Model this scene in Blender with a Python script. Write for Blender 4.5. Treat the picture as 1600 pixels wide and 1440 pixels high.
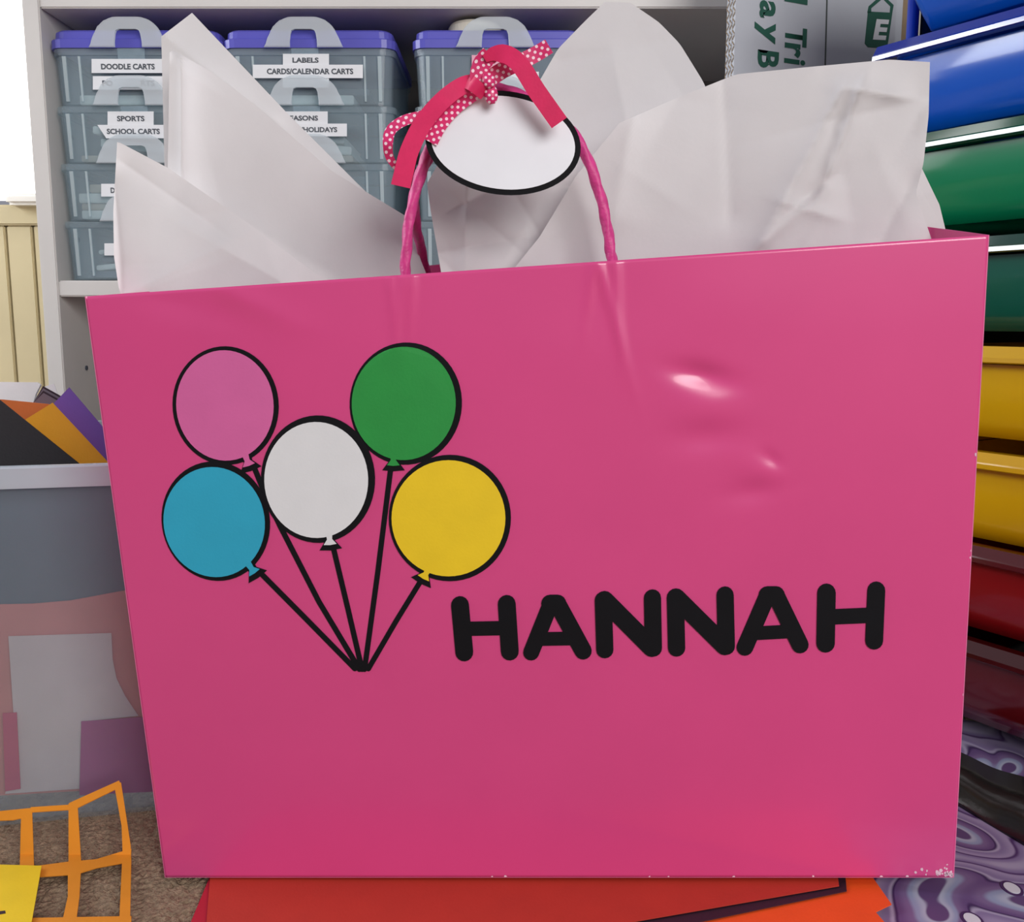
import bpy, bmesh, math, random
from mathutils import Vector, Matrix, noise

# ------------------------------------------------------------------ camera, world, light, exposure
for o in list(bpy.data.objects):
    bpy.data.objects.remove(o, do_unlink=True)
SC = bpy.context.scene
COL = SC.collection
F = 1500.0                      # focal length in pixels of the 1600 x 1440 frame
PITCH = math.radians(8.4)
CAM = Vector((0, 0, 0.30))
cd = bpy.data.cameras.new('camera'); cd.sensor_fit = 'HORIZONTAL'; cd.sensor_width = 36; cd.lens = F / 1600 * 36
cd.clip_start = 0.01
co = bpy.data.objects.new('camera', cd); COL.objects.link(co)
co.location = CAM; co.rotation_euler = (math.radians(90) - PITCH, 0, 0)
SC.camera = co
w = bpy.data.worlds.new('world'); SC.world = w; w.use_nodes = True
bg = w.node_tree.nodes['Background']; bg.inputs[0].default_value = (0.86, 0.88, 1.0, 1); bg.inputs[1].default_value = 0.30
def area(name, loc, target, sx, sy, power, color):
    l = bpy.data.lights.new(name, 'AREA'); l.shape = 'RECTANGLE'; l.size = sx; l.size_y = sy; l.energy = power; l.color = color
    o = bpy.data.objects.new(name, l); COL.objects.link(o); o.location = loc
    o.rotation_euler = (Vector(target) - Vector(loc)).to_track_quat('-Z', 'Y').to_euler()
    return o
area('room_window_light', (0.85, -1.35, 1.05), (0.05, 0.5, 0.25), 1.1, 1.0, 36, (1.0, 0.97, 0.95))
area('added_left_light', (-1.75, 0.66, 0.97), (0.0, 0.62, 0.45), 1.0, 0.60, 26, (0.93, 0.96, 1.0))  # unseen side lamp, added and sized to put highlights on the drawer rims
vs = SC.view_settings
vs.view_transform = 'Standard'; vs.look = 'None'; vs.gamma = 1; vs.use_curve_mapping = False; vs.exposure = 0.0
SC.cycles.transparent_max_bounces = 20

# ------------------------------------------------------------------ helpers
cP, sP = math.cos(PITCH), math.sin(PITCH)
def ray(px, py):
    a = (px - 800) / F; v = -(py - 720) / F
    return Vector((a, cP + v * sP, -sP + v * cP))
def PY(px, py, Y):                      # pixel -> point on the upright plane y = Y
    d = ray(px, py); return CAM + d * (Y / d.y)
def PZ(px, py, z):                      # pixel -> point on the level plane z
    d = ray(px, py); return CAM + d * ((z - CAM.z) / d.z)
def PD(px, py, dep):
    return CAM + ray(px, py) * dep
def PPL(px, py, o, n):                  # pixel -> point on plane
    d = ray(px, py); return CAM + d * ((o - CAM).dot(n) / d.dot(n))
def proj(p):
    q = p - CAM; dep = q.y * cP - q.z * sP; up = q.y * sP + q.z * cP
    return 800 + F * q.x / dep, 720 - F * up / dep

def lin(c):
    if isinstance(c, str):
        c = [int(c[i:i+2], 16) / 255 for i in (0, 2, 4)]
    return tuple((x / 12.92 if x <= 0.04045 else ((x + 0.055) / 1.055) ** 2.4) for x in c) + (1,)
MATS = {}
def mat(name, col, rough=0.5, var=0.06, vscale=30, bump=0.0, bscale=200, spec=0.5, coat=0.0, metal=0.0, transl=0.0, clear=0.0, tint=None, emit=0.0, detail=3):
    m = bpy.data.materials.new(name); m.use_nodes = True; MATS[name] = m
    nt = m.node_tree; N = nt.nodes; L = nt.links
    p = N['Principled BSDF']; out = N['Material Output']
    c = lin(col)
    tc = N.new('ShaderNodeTexCoord')
    nz = N.new('ShaderNodeTexNoise'); nz.inputs['Scale'].default_value = vscale; nz.inputs['Detail'].default_value = detail
    L.new(tc.outputs['Object'], nz.inputs['Vector'])
    cr = N.new('ShaderNodeValToRGB')
    cr.color_ramp.elements[0].position = 0.3; cr.color_ramp.elements[1].position = 0.7
    cr.color_ramp.elements[0].color = tuple(max(0, x * (1 - var)) for x in c[:3]) + (1,)
    cr.color_ramp.elements[1].color = tuple(min(1, x * (1 + var)) for x in c[:3]) + (1,)
    L.new(nz.outputs['Fac'], cr.inputs['Fac']); L.new(cr.outputs['Color'], p.inputs['Base Color'])
    p.inputs['Roughness'].default_value = rough; p.inputs['Metallic'].default_value = metal
    p.inputs['Specular IOR Level'].default_value = spec; p.inputs['Coat Weight'].default_value = coat
    p.inputs['Coat Roughness'].default_value = 0.08
    if bump:
        nb = N.new('ShaderNodeTexNoise'); nb.inputs['Scale'].default_value = bscale; nb.inputs['Detail'].default_value = 3
        L.new(tc.outputs['Object'], nb.inputs['Vector'])
        b = N.new('ShaderNodeBump'); b.inputs['Strength'].default_value = bump; b.inputs['Distance'].default_value = 0.002
        L.new(nb.outputs['Fac'], b.inputs['Height']); L.new(b.outputs['Normal'], p.inputs['Normal'])
    last = p.outputs[0]
    if transl:
        t = N.new('ShaderNodeBsdfTranslucent'); L.new(cr.outputs['Color'], t.inputs['Color'])
        mx = N.new('ShaderNodeMixShader'); mx.inputs[0].default_value = transl
        L.new(last, mx.inputs[1]); L.new(t.outputs[0], mx.inputs[2]); last = mx.outputs[0]
    if clear:
        t = N.new('ShaderNodeBsdfTransparent'); t.inputs['Color'].default_value = lin(tint) if tint else (1, 1, 1, 1)
        mx = N.new('ShaderNodeMixShader'); mx.inputs[0].default_value = clear
        L.new(last, mx.inputs[1]); L.new(t.outputs[0], mx.inputs[2]); last = mx.outputs[0]
    if emit:
        p.inputs['Emission Color'].default_value = c; p.inputs['Emission Strength'].default_value = emit
    L.new(last, out.inputs['Surface'])
    return m

def obj(name, me, m, parent=None, smooth=False):
    if isinstance(me, bmesh.types.BMesh):
        bm = me; bmesh.ops.recalc_face_normals(bm, faces=bm.faces[:])
        me = bpy.data.meshes.new(name); bm.to_mesh(me); bm.free()
    ms = m if isinstance(m, (list, tuple)) else [m]
    for x in ms: me.materials.append(x)
    if smooth:
        for p in me.polygons: p.use_smooth = True
    o = bpy.data.objects.new(name, me); COL.objects.link(o)
    if parent: o.parent = parent; o.matrix_parent_inverse = parent.matrix_world.inverted()
    return o
def empty(name, loc=(0, 0, 0)):
    o = bpy.data.objects.new(name, None); COL.objects.link(o); o.location = loc
    o.matrix_world = Matrix.Translation(Vector(loc)); return o
def tag(o, label, cat, group=None):
    o['label'] = label; o['category'] = cat
    if group: o['group'] = group
    return o
def struct(o): o['kind'] = 'structure'; return o

def box(bm, x0, x1, y0, y1, z0, z1, M=None, bev=0.0):
    vs_ = [Vector((x, y, z)) for x in (x0, x1) for y in (y0, y1) for z in (z0, z1)]
    if M is not None: vs_ = [M @ v for v in vs_]
    v = [bm.verts.new(p) for p in vs_]
    fs = [bm.faces.new([v[i] for i in f]) for f in ((0,1,3,2),(4,6,7,5),(0,4,5,1),(2,3,7,6),(0,2,6,4),(1,5,7,3))]
    if bev:
        es = list({e for f in fs for e in f.edges})
        bmesh.ops.bevel(bm, geom=es, offset=bev, segments=2, affect='EDGES')
def prism(bm, pts, off):                # closed outline (3D) pushed by vector(s) off
    n = len(pts)
    offs = off if isinstance(off, list) else [off] * n
    a = [bm.verts.new(p) for p in pts]; b = [bm.verts.new(p + q) for p, q in zip(pts, offs)]
    bm.faces.new(a); bm.faces.new(b[::-1])
    for i in range(n):
        bm.faces.new((a[i], b[i], b[(i+1) % n], a[(i+1) % n]))
def loft(bm, loops, cap0=True, cap1=True):
    R = [[bm.verts.new(p) for p in l] for l in loops]
    n = len(R[0])
    for A, B in zip(R, R[1:]):
        for i in range(n): bm.faces.new((A[i], A[(i+1) % n], B[(i+1) % n], B[i]))
    if cap0: bm.faces.new(R[0][::-1])
    if cap1: bm.faces.new(R[-1])
def rrect(cx, cy, hw, hd, r, z, seg=4):
    out = []
    for sx, sy, a0 in ((1, 1, 0), (-1, 1, 90), (-1, -1, 180), (1, -1, 270)):
        for k in range(seg + 1):
            a = math.radians(a0 + 90 * k / seg)
            out.append(Vector((cx + sx * (hw - r) + r * math.cos(a), cy + sy * (hd - r) + r * math.sin(a), z)))
    return out
def resample(pl, n):
    pl = [Vector(p) for p in pl]
    L = [0]
    for a, b in zip(pl, pl[1:]): L.append(L[-1] + (b - a).length)
    out = []
    for i in range(n):
        t = L[-1] * i / (n - 1); k = 0
        while k < len(pl) - 2 and L[k+1] < t: k += 1
        s = (t - L[k]) / max(1e-9, L[k+1] - L[k]); out.append(pl[k].lerp(pl[k+1], min(1, max(0, s))))
    return out
def smoothline(pl, n, it=2):
    r = resample(pl, n)
    for _ in range(it):
        r = [r[0]] + [(r[i-1] + r[i] * 2 + r[i+1]) / 4 for i in range(1, n-1)] + [r[-1]]
    return r
def spline(pl, n):                      # Catmull-Rom through points
    P = [Vector(p) for p in pl]; P = [P[0] * 2 - P[1]] + P + [P[-1] * 2 - P[-2]]
    out = []; m = len(P) - 3
    for i in range(n):
        t = m * i / (n - 1); k = min(int(t), m - 1); s = t - k
        a, b, c, d = P[k:k+4]
        out.append(0.5 * (b * 2 + (c - a) * s + (a * 2 - b * 5 + c * 4 - d) * s * s + (b * 3 - a - c * 3 + d) * s ** 3))
    return out
def text_mesh(name, s, bold=0.0):
    c = bpy.data.curves.new(name, 'FONT'); c.body = s; c.size = 1; c.offset = bold; c.extrude = 0.0
    c.resolution_u = 3
    o = bpy.data.objects.new(name, c); COL.objects.link(o)
    dg = bpy.context.evaluated_depsgraph_get(); dg.update()
    me = bpy.data.meshes.new_from_object(o.evaluated_get(dg)); bpy.data.objects.remove(o)
    xs = [v.co.x for v in me.vertices]; ys = [v.co.y for v in me.vertices]
    return me, min(xs), max(xs), min(ys), max(ys)
def lettering(s, origin, ux, uy, wdt, hgt, m, parent, bold=0.02, lift=None, name='lettering'):
    """text whose box starts at origin, spans wdt along ux and hgt along uy"""
    me, x0, x1, y0, y1 = text_mesh(name, s, bold)
    for v in me.vertices:
        v.co = origin + ux * ((v.co.x - x0) / (x1 - x0) * wdt) + uy * ((v.co.y - y0) / (y1 - y0) * hgt)
    bm = bmesh.new(); bm.from_mesh(me)
    if lift is not None:
        g = bmesh.ops.extrude_face_region(bm, geom=bm.faces[:])
        bmesh.ops.translate(bm, verts=[e for e in g['geom'] if isinstance(e, bmesh.types.BMVert)], vec=lift)
    bpy.data.meshes.remove(me)
    return obj(name, bm, m, parent)

# ------------------------------------------------------------------ materials
mat('carpet', '8f7b66', 0.95, 0.28, 500, 0.8, 900, 0.1)
mat('wall_cream', 'c9bb95', 0.6, 0.05, 12, 0.1, 80)
mat('wall_plain', 'a8a49c', 0.7, 0.05, 6, 0.1, 120)
mat('shelf_white', 'd9d6d2', 0.45, 0.03, 15, 0.05, 150)
mat('shelf_back', '8d8781', 0.7, 0.08, 8, 0.05, 100)
mat('sill_white', 'efece4', 0.4, 0.03, 20)
mat('window_glow', 'ffffff', 0.3, 0.0, 3, emit=2.6)
mat('clear_plastic', 'd3e4ec', 0.12, 0.03, 20, clear=0.80, tint='f2f8fb')
mat('clear_rib', 'eef8fb', 0.12, 0.03, 20, clear=0.62, tint='e6f0f2')
mat('clear_handle', 'f2f6fa', 0.15, 0.03, 20, clear=0.60, tint='e8eef0')
mat('lid_purple', '5d5bbd', 0.35, 0.05, 20)
mat('label_white', 'e9ebee', 0.5, 0.02, 40)
mat('label_pink', 'e9a9bd', 0.5, 0.02, 40)
mat('print_grey', '4a5058', 0.6, 0.05, 60)
mat('booklet', 'dcdcd4', 0.6, 0.12, 60)
mat('booklet_tan', 'b9aa96', 0.6, 0.12, 60)
mat('booklet_dark', '4f5560', 0.5, 0.15, 60)
mat('tape_cream', 'e3decb', 0.5, 0.04, 40)
mat('board_white', 'c6cad1', 0.6, 0.03, 25, 0.05, 200)
mat('board_brown', '9a8467', 0.8, 0.1, 60, 0.2, 300)
mat('flute_tan', 'cfc3ae', 0.8, 0.08, 80)
mat('print_green', '1f5b4a', 0.6, 0.06, 60)
mat('print_dark', '4b5350', 0.6, 0.06, 60)
mat('bag_pink', 'd64886', 0.27, 0.025, 14, 0.0, 900, 0.6, coat=0.25)
mat('bag_inside', 'cf5d8d', 0.55, 0.03, 20)
mat('bag_edge', 'd96c9a', 0.6, 0.1, 80)
mat('paper_edge', 'e7bfd0', 0.7, 0.1, 80)
mat('handle_pink', 'cf3a86', 0.5, 0.14, 260, 0.25, 400)
mat('cut_black', '0c0c11', 0.75, 0.1, 60, spec=0.2)
mat('cut_pink', 'd2629f', 0.6, 0.03, 60, 0.04, 800)
mat('cut_green', '1f8f3c', 0.6, 0.04, 60, 0.04, 800)
mat('cut_white', 'dcdde0', 0.6, 0.02, 60, 0.04, 800)
mat('cut_blue', '27a3c4', 0.6, 0.03, 60, 0.04, 800)
mat('cut_yellow', 'e9c61a', 0.6, 0.03, 60, 0.04, 800)
mat('tag_white', 'e6e7ee', 0.5, 0.02, 60)
mat('tissue', 'e2dfe0', 0.55, 0.02, 40, 0.05, 300, 0.3, transl=0.30)
mat('ribbon_plain', 'd9255f', 0.42, 0.05, 200, 0.04, 900)
mat('drawer_blue', '0f60d4', 0.18, 0.10, 5, coat=0.6, transl=0.30)
mat('drawer_green', '0c8a5a', 0.18, 0.10, 5, coat=0.6, transl=0.30)
mat('drawer_teal', '0a5c4a', 0.18, 0.10, 5, coat=0.6, transl=0.25)
mat('drawer_yellow', 'f2bf10', 0.22, 0.08, 5, coat=0.5, transl=0.30)
mat('drawer_red', '93141a', 0.18, 0.10, 5, coat=0.6, transl=0.25)
mat('drawer_maroon', '5e0c12', 0.18, 0.10, 5, coat=0.6, transl=0.2)
for n_, c_ in dict(blue='06288a', green='06452f', teal='05352b', yellow='c79a12', red='4a0a10', maroon='380809').items():
    mat('rim_' + n_, c_, 0.09, 0.05, 8, coat=1.0)
mat('frame_dark', '1a1b26', 0.35, 0.1, 20)
mat('post_reflect_blue', '1536a8', 0.3, 0.1, 20)  # reflected blue put into the base colour of the cart posts
mat('caster_black', '141416', 0.5, 0.1, 40)
mat('bin_frost', 'aab4bc', 0.28, 0.05, 8, 0.03, 300, clear=0.86, tint='f1f2f3')
mat('bin_rim', 'c6d2da', 0.25, 0.04, 10, clear=0.3, tint='d5e0e6')
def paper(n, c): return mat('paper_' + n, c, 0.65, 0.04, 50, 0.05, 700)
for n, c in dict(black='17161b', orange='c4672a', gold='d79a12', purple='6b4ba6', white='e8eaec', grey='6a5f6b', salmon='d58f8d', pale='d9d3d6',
                 pink='cc4f7a', magenta='a8358a', red='b0122c', shaded='b5301f', flame='ee5414', die='dd8a14', yellow='ecc80a', plum='2c1024', slate='5f7383').items(): paper(n, c)
mat('strap_dark', '23211f', 0.22, 0.2, 40, 0.15, 120)

def dotted(name, base, dotc):
    m = mat(name, base, 0.42, 0.04, 200, 0.04, 900); nt = m.node_tree; N = nt.nodes; L = nt.links
    p = N['Principled BSDF']; uv = N.new('ShaderNodeUVMap')
    src = p.inputs['Base Color'].links[0].from_socket
    facs = []
    for off in (0.0, 0.5):
        ad = N.new('ShaderNodeVectorMath'); ad.operation = 'ADD'; ad.inputs[1].default_value = (off, off, 0)
        fr = N.new('ShaderNodeVectorMath'); fr.operation = 'FRACTION'
        sb = N.new('ShaderNodeVectorMath'); sb.operation = 'SUBTRACT'; sb.inputs[1].default_value = (0.5, 0.5, 0)
        ln = N.new('ShaderNodeVectorMath'); ln.operation = 'LENGTH'
        lt = N.new('ShaderNodeMath'); lt.operation = 'LESS_THAN'; lt.inputs[1].default_value = 0.19
        L.new(uv.outputs[0], ad.inputs[0]); L.new(ad.outputs[0], fr.inputs[0]); L.new(fr.outputs[0], sb.inputs[0])
        L.new(sb.outputs[0], ln.inputs[0]); L.new(ln.outputs['Value'], lt.inputs[0]); facs.append(lt)
    mx = N.new('ShaderNodeMath'); mx.operation = 'MAXIMUM'; L.new(facs[0].outputs[0], mx.inputs[0]); L.new(facs[1].outputs[0], mx.inputs[1])
    mc = N.new('ShaderNodeMixRGB'); L.new(mx.outputs[0], mc.inputs[0]); L.new(src, mc.inputs[1]); mc.inputs[2].default_value = lin(dotc)
    L.new(mc.outputs[0], p.inputs['Base Color'])
dotted('ribbon_dots', 'd22b6c', 'f6dbe6')

def swirl():
    m = mat('swirl_fabric', '8c6ba5', 0.6, 0.05, 60); nt = m.node_tree; N = nt.nodes; L = nt.links
    p = N['Principled BSDF']; tc = N.new('ShaderNodeTexCoord')
    nz = N.new('ShaderNodeTexNoise'); nz.inputs['Scale'].default_value = 14; nz.inputs['Detail'].default_value = 0
    L.new(tc.outputs['Object'], nz.inputs['Vector'])
    sc = N.new('ShaderNodeVectorMath'); sc.operation = 'SCALE'; sc.inputs['Scale'].default_value = 0.07
    L.new(nz.outputs['Color'], sc.inputs[0])
    ad = N.new('ShaderNodeVectorMath'); ad.operation = 'ADD'; L.new(tc.outputs['Object'], ad.inputs[0]); L.new(sc.outputs[0], ad.inputs[1])
    vo = N.new('ShaderNodeTexVoronoi'); vo.inputs['Scale'].default_value = 19; vo.voronoi_dimensions = '2D'; vo.feature = 'SMOOTH_F1'
    vo.inputs['Smoothness'].default_value = 0.25; L.new(ad.outputs[0], vo.inputs['Vector'])
    cr = N.new('ShaderNodeValToRGB'); r = cr.color_ramp; r.interpolation = 'EASE'
    stops = [(0, '5c4470'), (0.12, '5c4470'), (0.15, 'a9acc0'), (0.22, '8f96b4'), (0.27, '77608a'), (0.36, '644a7a'), (0.38, '3d2456'), (0.41, 'a79cb8'),
             (0.44, '83729a'), (0.55, '9b8cae'), (0.58, '4b2d63'), (0.62, '82719a'), (0.72, 'a59ab6'), (1, '9c86b8')]
    r.elements[0].position = stops[0][0]; r.elements[0].color = lin(stops[0][1]); r.elements[1].position = 1; r.elements[1].color = lin(stops[-1][1])
    for s, c in stops[1:-1]:
        e = r.elements.new(s); e.color = lin(c)
    L.new(vo.outputs['Distance'], cr.inputs[0])
    L.new(cr.outputs[0], p.inputs['Base Color'])
swirl()
mat('dot_white', 'd9d8e2', 0.6, 0.03, 60); mat('dot_plum', '46295c', 0.6, 0.03, 60)
M = MATS

# ------------------------------------------------------------------ room: floor, wall, window
bm = bmesh.new()
GX, GY, X0, X1, Y0, Y1 = 260, 200, -0.50, 0.02, 0.36, 0.74
rng = random.Random(4)
g = [[bm.verts.new((X0 + (X1 - X0) * i / GX, Y0 + (Y1 - Y0) * j / GY,
      0 if i in (0, GX) or j in (0, GY) else -0.0018 * abs(noise.noise(Vector((i * .55, j * .55, 3)))) * 1.6 - 0.0012 * rng.random())) for j in range(GY + 1)] for i in range(GX + 1)]
for i in range(GX):
    for j in range(GY): bm.faces.new((g[i][j], g[i+1][j], g[i+1][j+1], g[i][j+1]))
for a, b, c, d in ((-2.2, X0, -2.2, 1.3), (X1, 2.2, -2.2, 1.3), (X0, X1, -2.2, Y0), (X0, X1, Y1, 1.3)):
    bm.faces.new([bm.verts.new((x, y, 0)) for x, y in ((a, c), (b, c), (b, d), (a, d))])
struct(obj('floor', bm, M['carpet']))

WY = 1.26
zs = PY(20, 305, WY).z                        # top of the sill
bm = bmesh.new()
wx = PY(62, 200, WY).x + 0.045
box(bm, wx, 2.2, WY, WY + .08, 0, 2.2)
box(bm, -2.2, wx, WY + .012, WY + .08, 0, zs - .012)
wall = struct(obj('wall_back', bm, M['wall_plain']))
zr0, zr1 = PY(20, 352, WY).z, PY(20, 322, WY).z
bm = bmesh.new(); box(bm, -2.2, wx, WY - .004, WY + .012, zr0, zs - .012, bev=.002); obj('rail', bm, M['wall_cream'], wall)
pitch = 0.0345; xg = PY(57, 450, WY).x
bmb = None
for k in range(14):
    xr = xg - pitch * (k - 1)
    bm = bmesh.new(); box(bm, xr - pitch + .0012, xr - .0012, WY, WY + .012, 0.0, zr0, bev=.0018); obj('panel', bm, M['wall_cream'], wall)
win = struct(empty('window_1', (wx - .4, WY, zs)))
bm = bmesh.new(); box(bm, -2.2, wx, WY + .05, WY + .055, zs, 2.2); obj('pane', bm, M['window_glow'], win)
bm = bmesh.new(); box(bm, -2.2, PY(-80, 305, WY).x, WY - .012, WY + .05, zs - .012, zs, bev=.003)
box(bm, PY(20, 305, WY).x, wx, WY - .022, WY + .05, zs - .014, zs, bev=.004); obj('sill', bm, M['sill_white'], win)

# ------------------------------------------------------------------ bookcase
SY = 0.95; SB = 1.235
xL, xl = PY(40, 100, SY).x, PY(67, 100, SY).x
zl1, zl0 = PY(97, 438, SY).z, PY(97, 463, SY).z
zt0 = PY(400, 12, SY).z
xR = xl + 0.80
bc = tag(empty('bookcase', (xl + .4, SB, 0)), 'white painted bookcase with dark back holding the plastic storage towers', 'bookcase')
def bpart(name, *a, m='shelf_white', bev=.0012):
    bm = bmesh.new(); box(bm, *a, bev=bev); return obj(name, bm, M[m], bc)
bpart('side_panel', xL, xl, SY, SB, 0, 1.05); bpart('side_panel', xR, xR + .018, SY, SB, 0, 1.05)
bpart('shelf', xl, xR, SY + .001, SB, zl0, zl1); bpart('shelf', xl, xR, SY + .001, SB, zt0, zt0 + .018)
bpart('shelf', xl, xR, SY + .004, SB, 0.045, 0.063); bpart('shelf', xl, xR, SY + .001, SB, 1.03, 1.05)
bpart('kick_board', xl, xR, SY + .02, SY + .035, 0, .045)
bpart('back_panel', xl, xR, SB - .005, SB, .05, 1.03, m='shelf_back', bev=0)
for zz in (.13, .19, .25, .38, .48):
    bm = bmesh.new(); bmesh.ops.create_cone(bm, cap_ends=True, segments=10, radius1=.0025, radius2=.0025, depth=.0012,
        matrix=Matrix.Translation((xl + .0006, SY + .05, zz)) @ Matrix.Rotation(math.pi/2, 4, 'Y')); obj('shelf_pin_hole', bm, M['booklet_dark'], bc)

# ------------------------------------------------------------------ storage towers
TF = SY + 0.006; TW = 0.163; TD = 0.163
zj = [PY(480, y, TF).z for y in (75, 165, 255, 345)] + [zl1 + .0005]
ztop = PY(480, 45, TF).z
UX, UZ = Vector((1, 0, 0)), Vector((0, 0, 1)); FR = Vector((0, -1, 0))
def tower(cx, label):
    cy = TF + TD / 2
    t = tag(empty('storage_tower', (cx, cy, zj[4])), label, 'storage tower', 'plastic storage towers on the shelf')
    for k in range(4):
        z1, z0 = zj[k] - .0004, zj[k + 1] + .0004; bm = bmesh.new(); hw = TW / 2 - .002; hd = TD / 2 - .002
        tp = .972; zz = z1 - .006
        loft(bm, [rrect(cx, cy, hw * tp, hd * tp, .012, z0), rrect(cx, cy, hw, hd, .012, zz), rrect(cx, cy, hw + .0018, hd + .0018, .013, zz), rrect(cx, cy, hw + .0018, hd + .0018, .013, z1),
                  rrect(cx, cy, hw - .0015, hd - .0015, .011, z1), rrect(cx, cy, hw * tp - .0015, hd * tp - .0015, .011, z0 + .0018)])
        o = obj('tier', bm, M['clear_plastic'], t)
        for sx in (-1, 1):
            for a, b in ((.0520, .0540), (.0655, .0690)):
                bm = bmesh.new(); xa = cx + sx * (a + b) / 2
                loft(bm, [[Vector((xa + dx * tq, TF + (.0045 if q == 0 else .0012) + dy, zc)) for dx, dy in ((-(b-a)/2, 0), (-(b-a)/2, -.0016), ((b-a)/2, -.0016), ((b-a)/2, 0))]
                          for q, (zc, tq) in enumerate(((z0 + .004, .9), (zz - .001, 1)))])
                obj('rib', bm, M['clear_rib'], o)
        # clip handle above this tier's rim
        hz = z1 - .0005; pts = []
        W, H, r = .0372, .0268, .0235
        pts.append((-W, 0)); 
        for i in range(9):
            a = math.radians(170 - 80 * i / 8); pts.append((-W + .004 + r + r * math.cos(a), H - r + r * math.sin(a)))
        pts += [(-x, z) for x, z in reversed(pts[0:])]
        w_, h_, q = .0128, .0170, .005
        inner = [(w_, 0)] + [(w_ - q + q * math.cos(math.radians(a)), h_ - q + q * math.sin(math.radians(a))) for a in (0, 45, 90)] \
              + [(-w_ + q + q * math.cos(math.radians(a)), h_ - q + q * math.sin(math.radians(a))) for a in (90, 135, 180)] + [(-w_, 0)]
        hx = cx - .003
        bm = bmesh.new(); prism(bm, [Vector((hx + x, TF - .0075, hz + z)) for x, z in pts + inner], Vector((0, .0028, 0)))
        bmesh.ops.bevel(bm, geom=[e for e in bm.edges if abs(e.verts[0].co.y - e.verts[1].co.y) < 1e-6], offset=.0008, segments=1, affect='EDGES')
        h = obj('handle', bm, M['clear_handle'], t)
        bm = bmesh.new(); box(bm, hx - w_, hx + w_, TF - .0008, TF - .0002, hz - .012, hz + .0005); obj('latch_tab', bm, M['clear_plastic'], h)
    bm = bmesh.new(); zl = zj[0]; hw = TW / 2 + .001; hd = TD / 2 + .001; zm = zl + (ztop - zl) * .5
    loft(bm, [rrect(cx, cy, hw, hd, .013, zl), rrect(cx, cy, hw, hd, .013, zm - .001), rrect(cx, cy, hw - .001, hd - .001, .013, zm), rrect(cx, cy, hw - .003, hd - .003, .012, zm),
              rrect(cx, cy, hw - .0035, hd - .0035, .012, ztop - .002), rrect(cx, cy, hw - .006, hd - .006, .011, ztop)])
    obj('lid', bm, M['lid_purple'], t)
    return t
def sticker(t, x0, x1, y0, y1, s=None, tx0=0, tx1=0, ty0=0, ty1=0, m='label_white', Y=None, slant=0):
    Y = Y or TF - .0012
    a, b, c, d = PY(x0 + slant, y1, Y), PY(x1, y1, Y), PY(x1, y0, Y), PY(x0, y0, Y)
    bm = bmesh.new(); prism(bm, [a, b, c, d], Vector((0, .0005, 0))); o = obj('label_sticker', bm, M[m], t)
    if s:
        for (s_, a_, b_) in (s if isinstance(s, list) else [(s, tx0, tx1)]):
            p = PY(a_, ty1, Y - .0002); lettering(s_, p, UX, UZ, PY(b_, ty1, Y).x - p.x, PY(a_, ty0, Y).z - p.z, M['print_grey'], o, .035)
    return o
cxs = [PY(x, 62, TF).x for x in (209, 481, 779)]
t1 = tower(cxs[0], 'clear four-tier storage tower whose labels read doodle, sports and school')
t2 = tower(cxs[1], 'clear four-tier storage tower whose labels read calendar, seasons and holidays')
t3 = tower(cxs[2], 'clear four-tier storage tower with a cream tape roll on its lid')
sticker(t1, 143, 258, 92, 114, 'DOODLE CARTS', 158, 242, 99.5, 108.5)
sticker(t1, 145, 260, 119, 140, [('PO', 160, 176), ('RTS', 220, 242)], ty0=125.5, ty1=134.5)
sticker(t1, 168, 240, 174, 195, 'SPORTS', 183, 226, 181, 189.5)
sticker(t1, 152, 262, 195, 216, 'SCHOOL CARTS', 167, 250, 201, 209.5, Y=TF - .0018, slant=14)
sticker(t1, 158, 262, 287, 307, 'D', 173, 180, 293, 301.5)
sticker(t1, 163, 262, 380, 399)
sticker(t2, 442, 514, 84, 104, 'LABELS', 457, 498, 90, 98)
sticker(t2, 395, 567, 101, 122, 'CARDS/CALENDAR CARTS', 417, 552, 107, 116, Y=TF - .0020)
sticker(t2, 442, 514, 121, 137)
sticker(t2, 436, 512, 174, 195, 'SEASONS', 447, 497, 180.5, 188.5)
sticker(t2, 400, 542, 193, 213, '/HOLIDAYS', 470, 527, 198.5, 206.5, Y=TF - .0018)
sticker(t3, 737, 812, 86, 108, m='label_pink')
sticker(t3, 735, 842, 112, 137)

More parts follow.
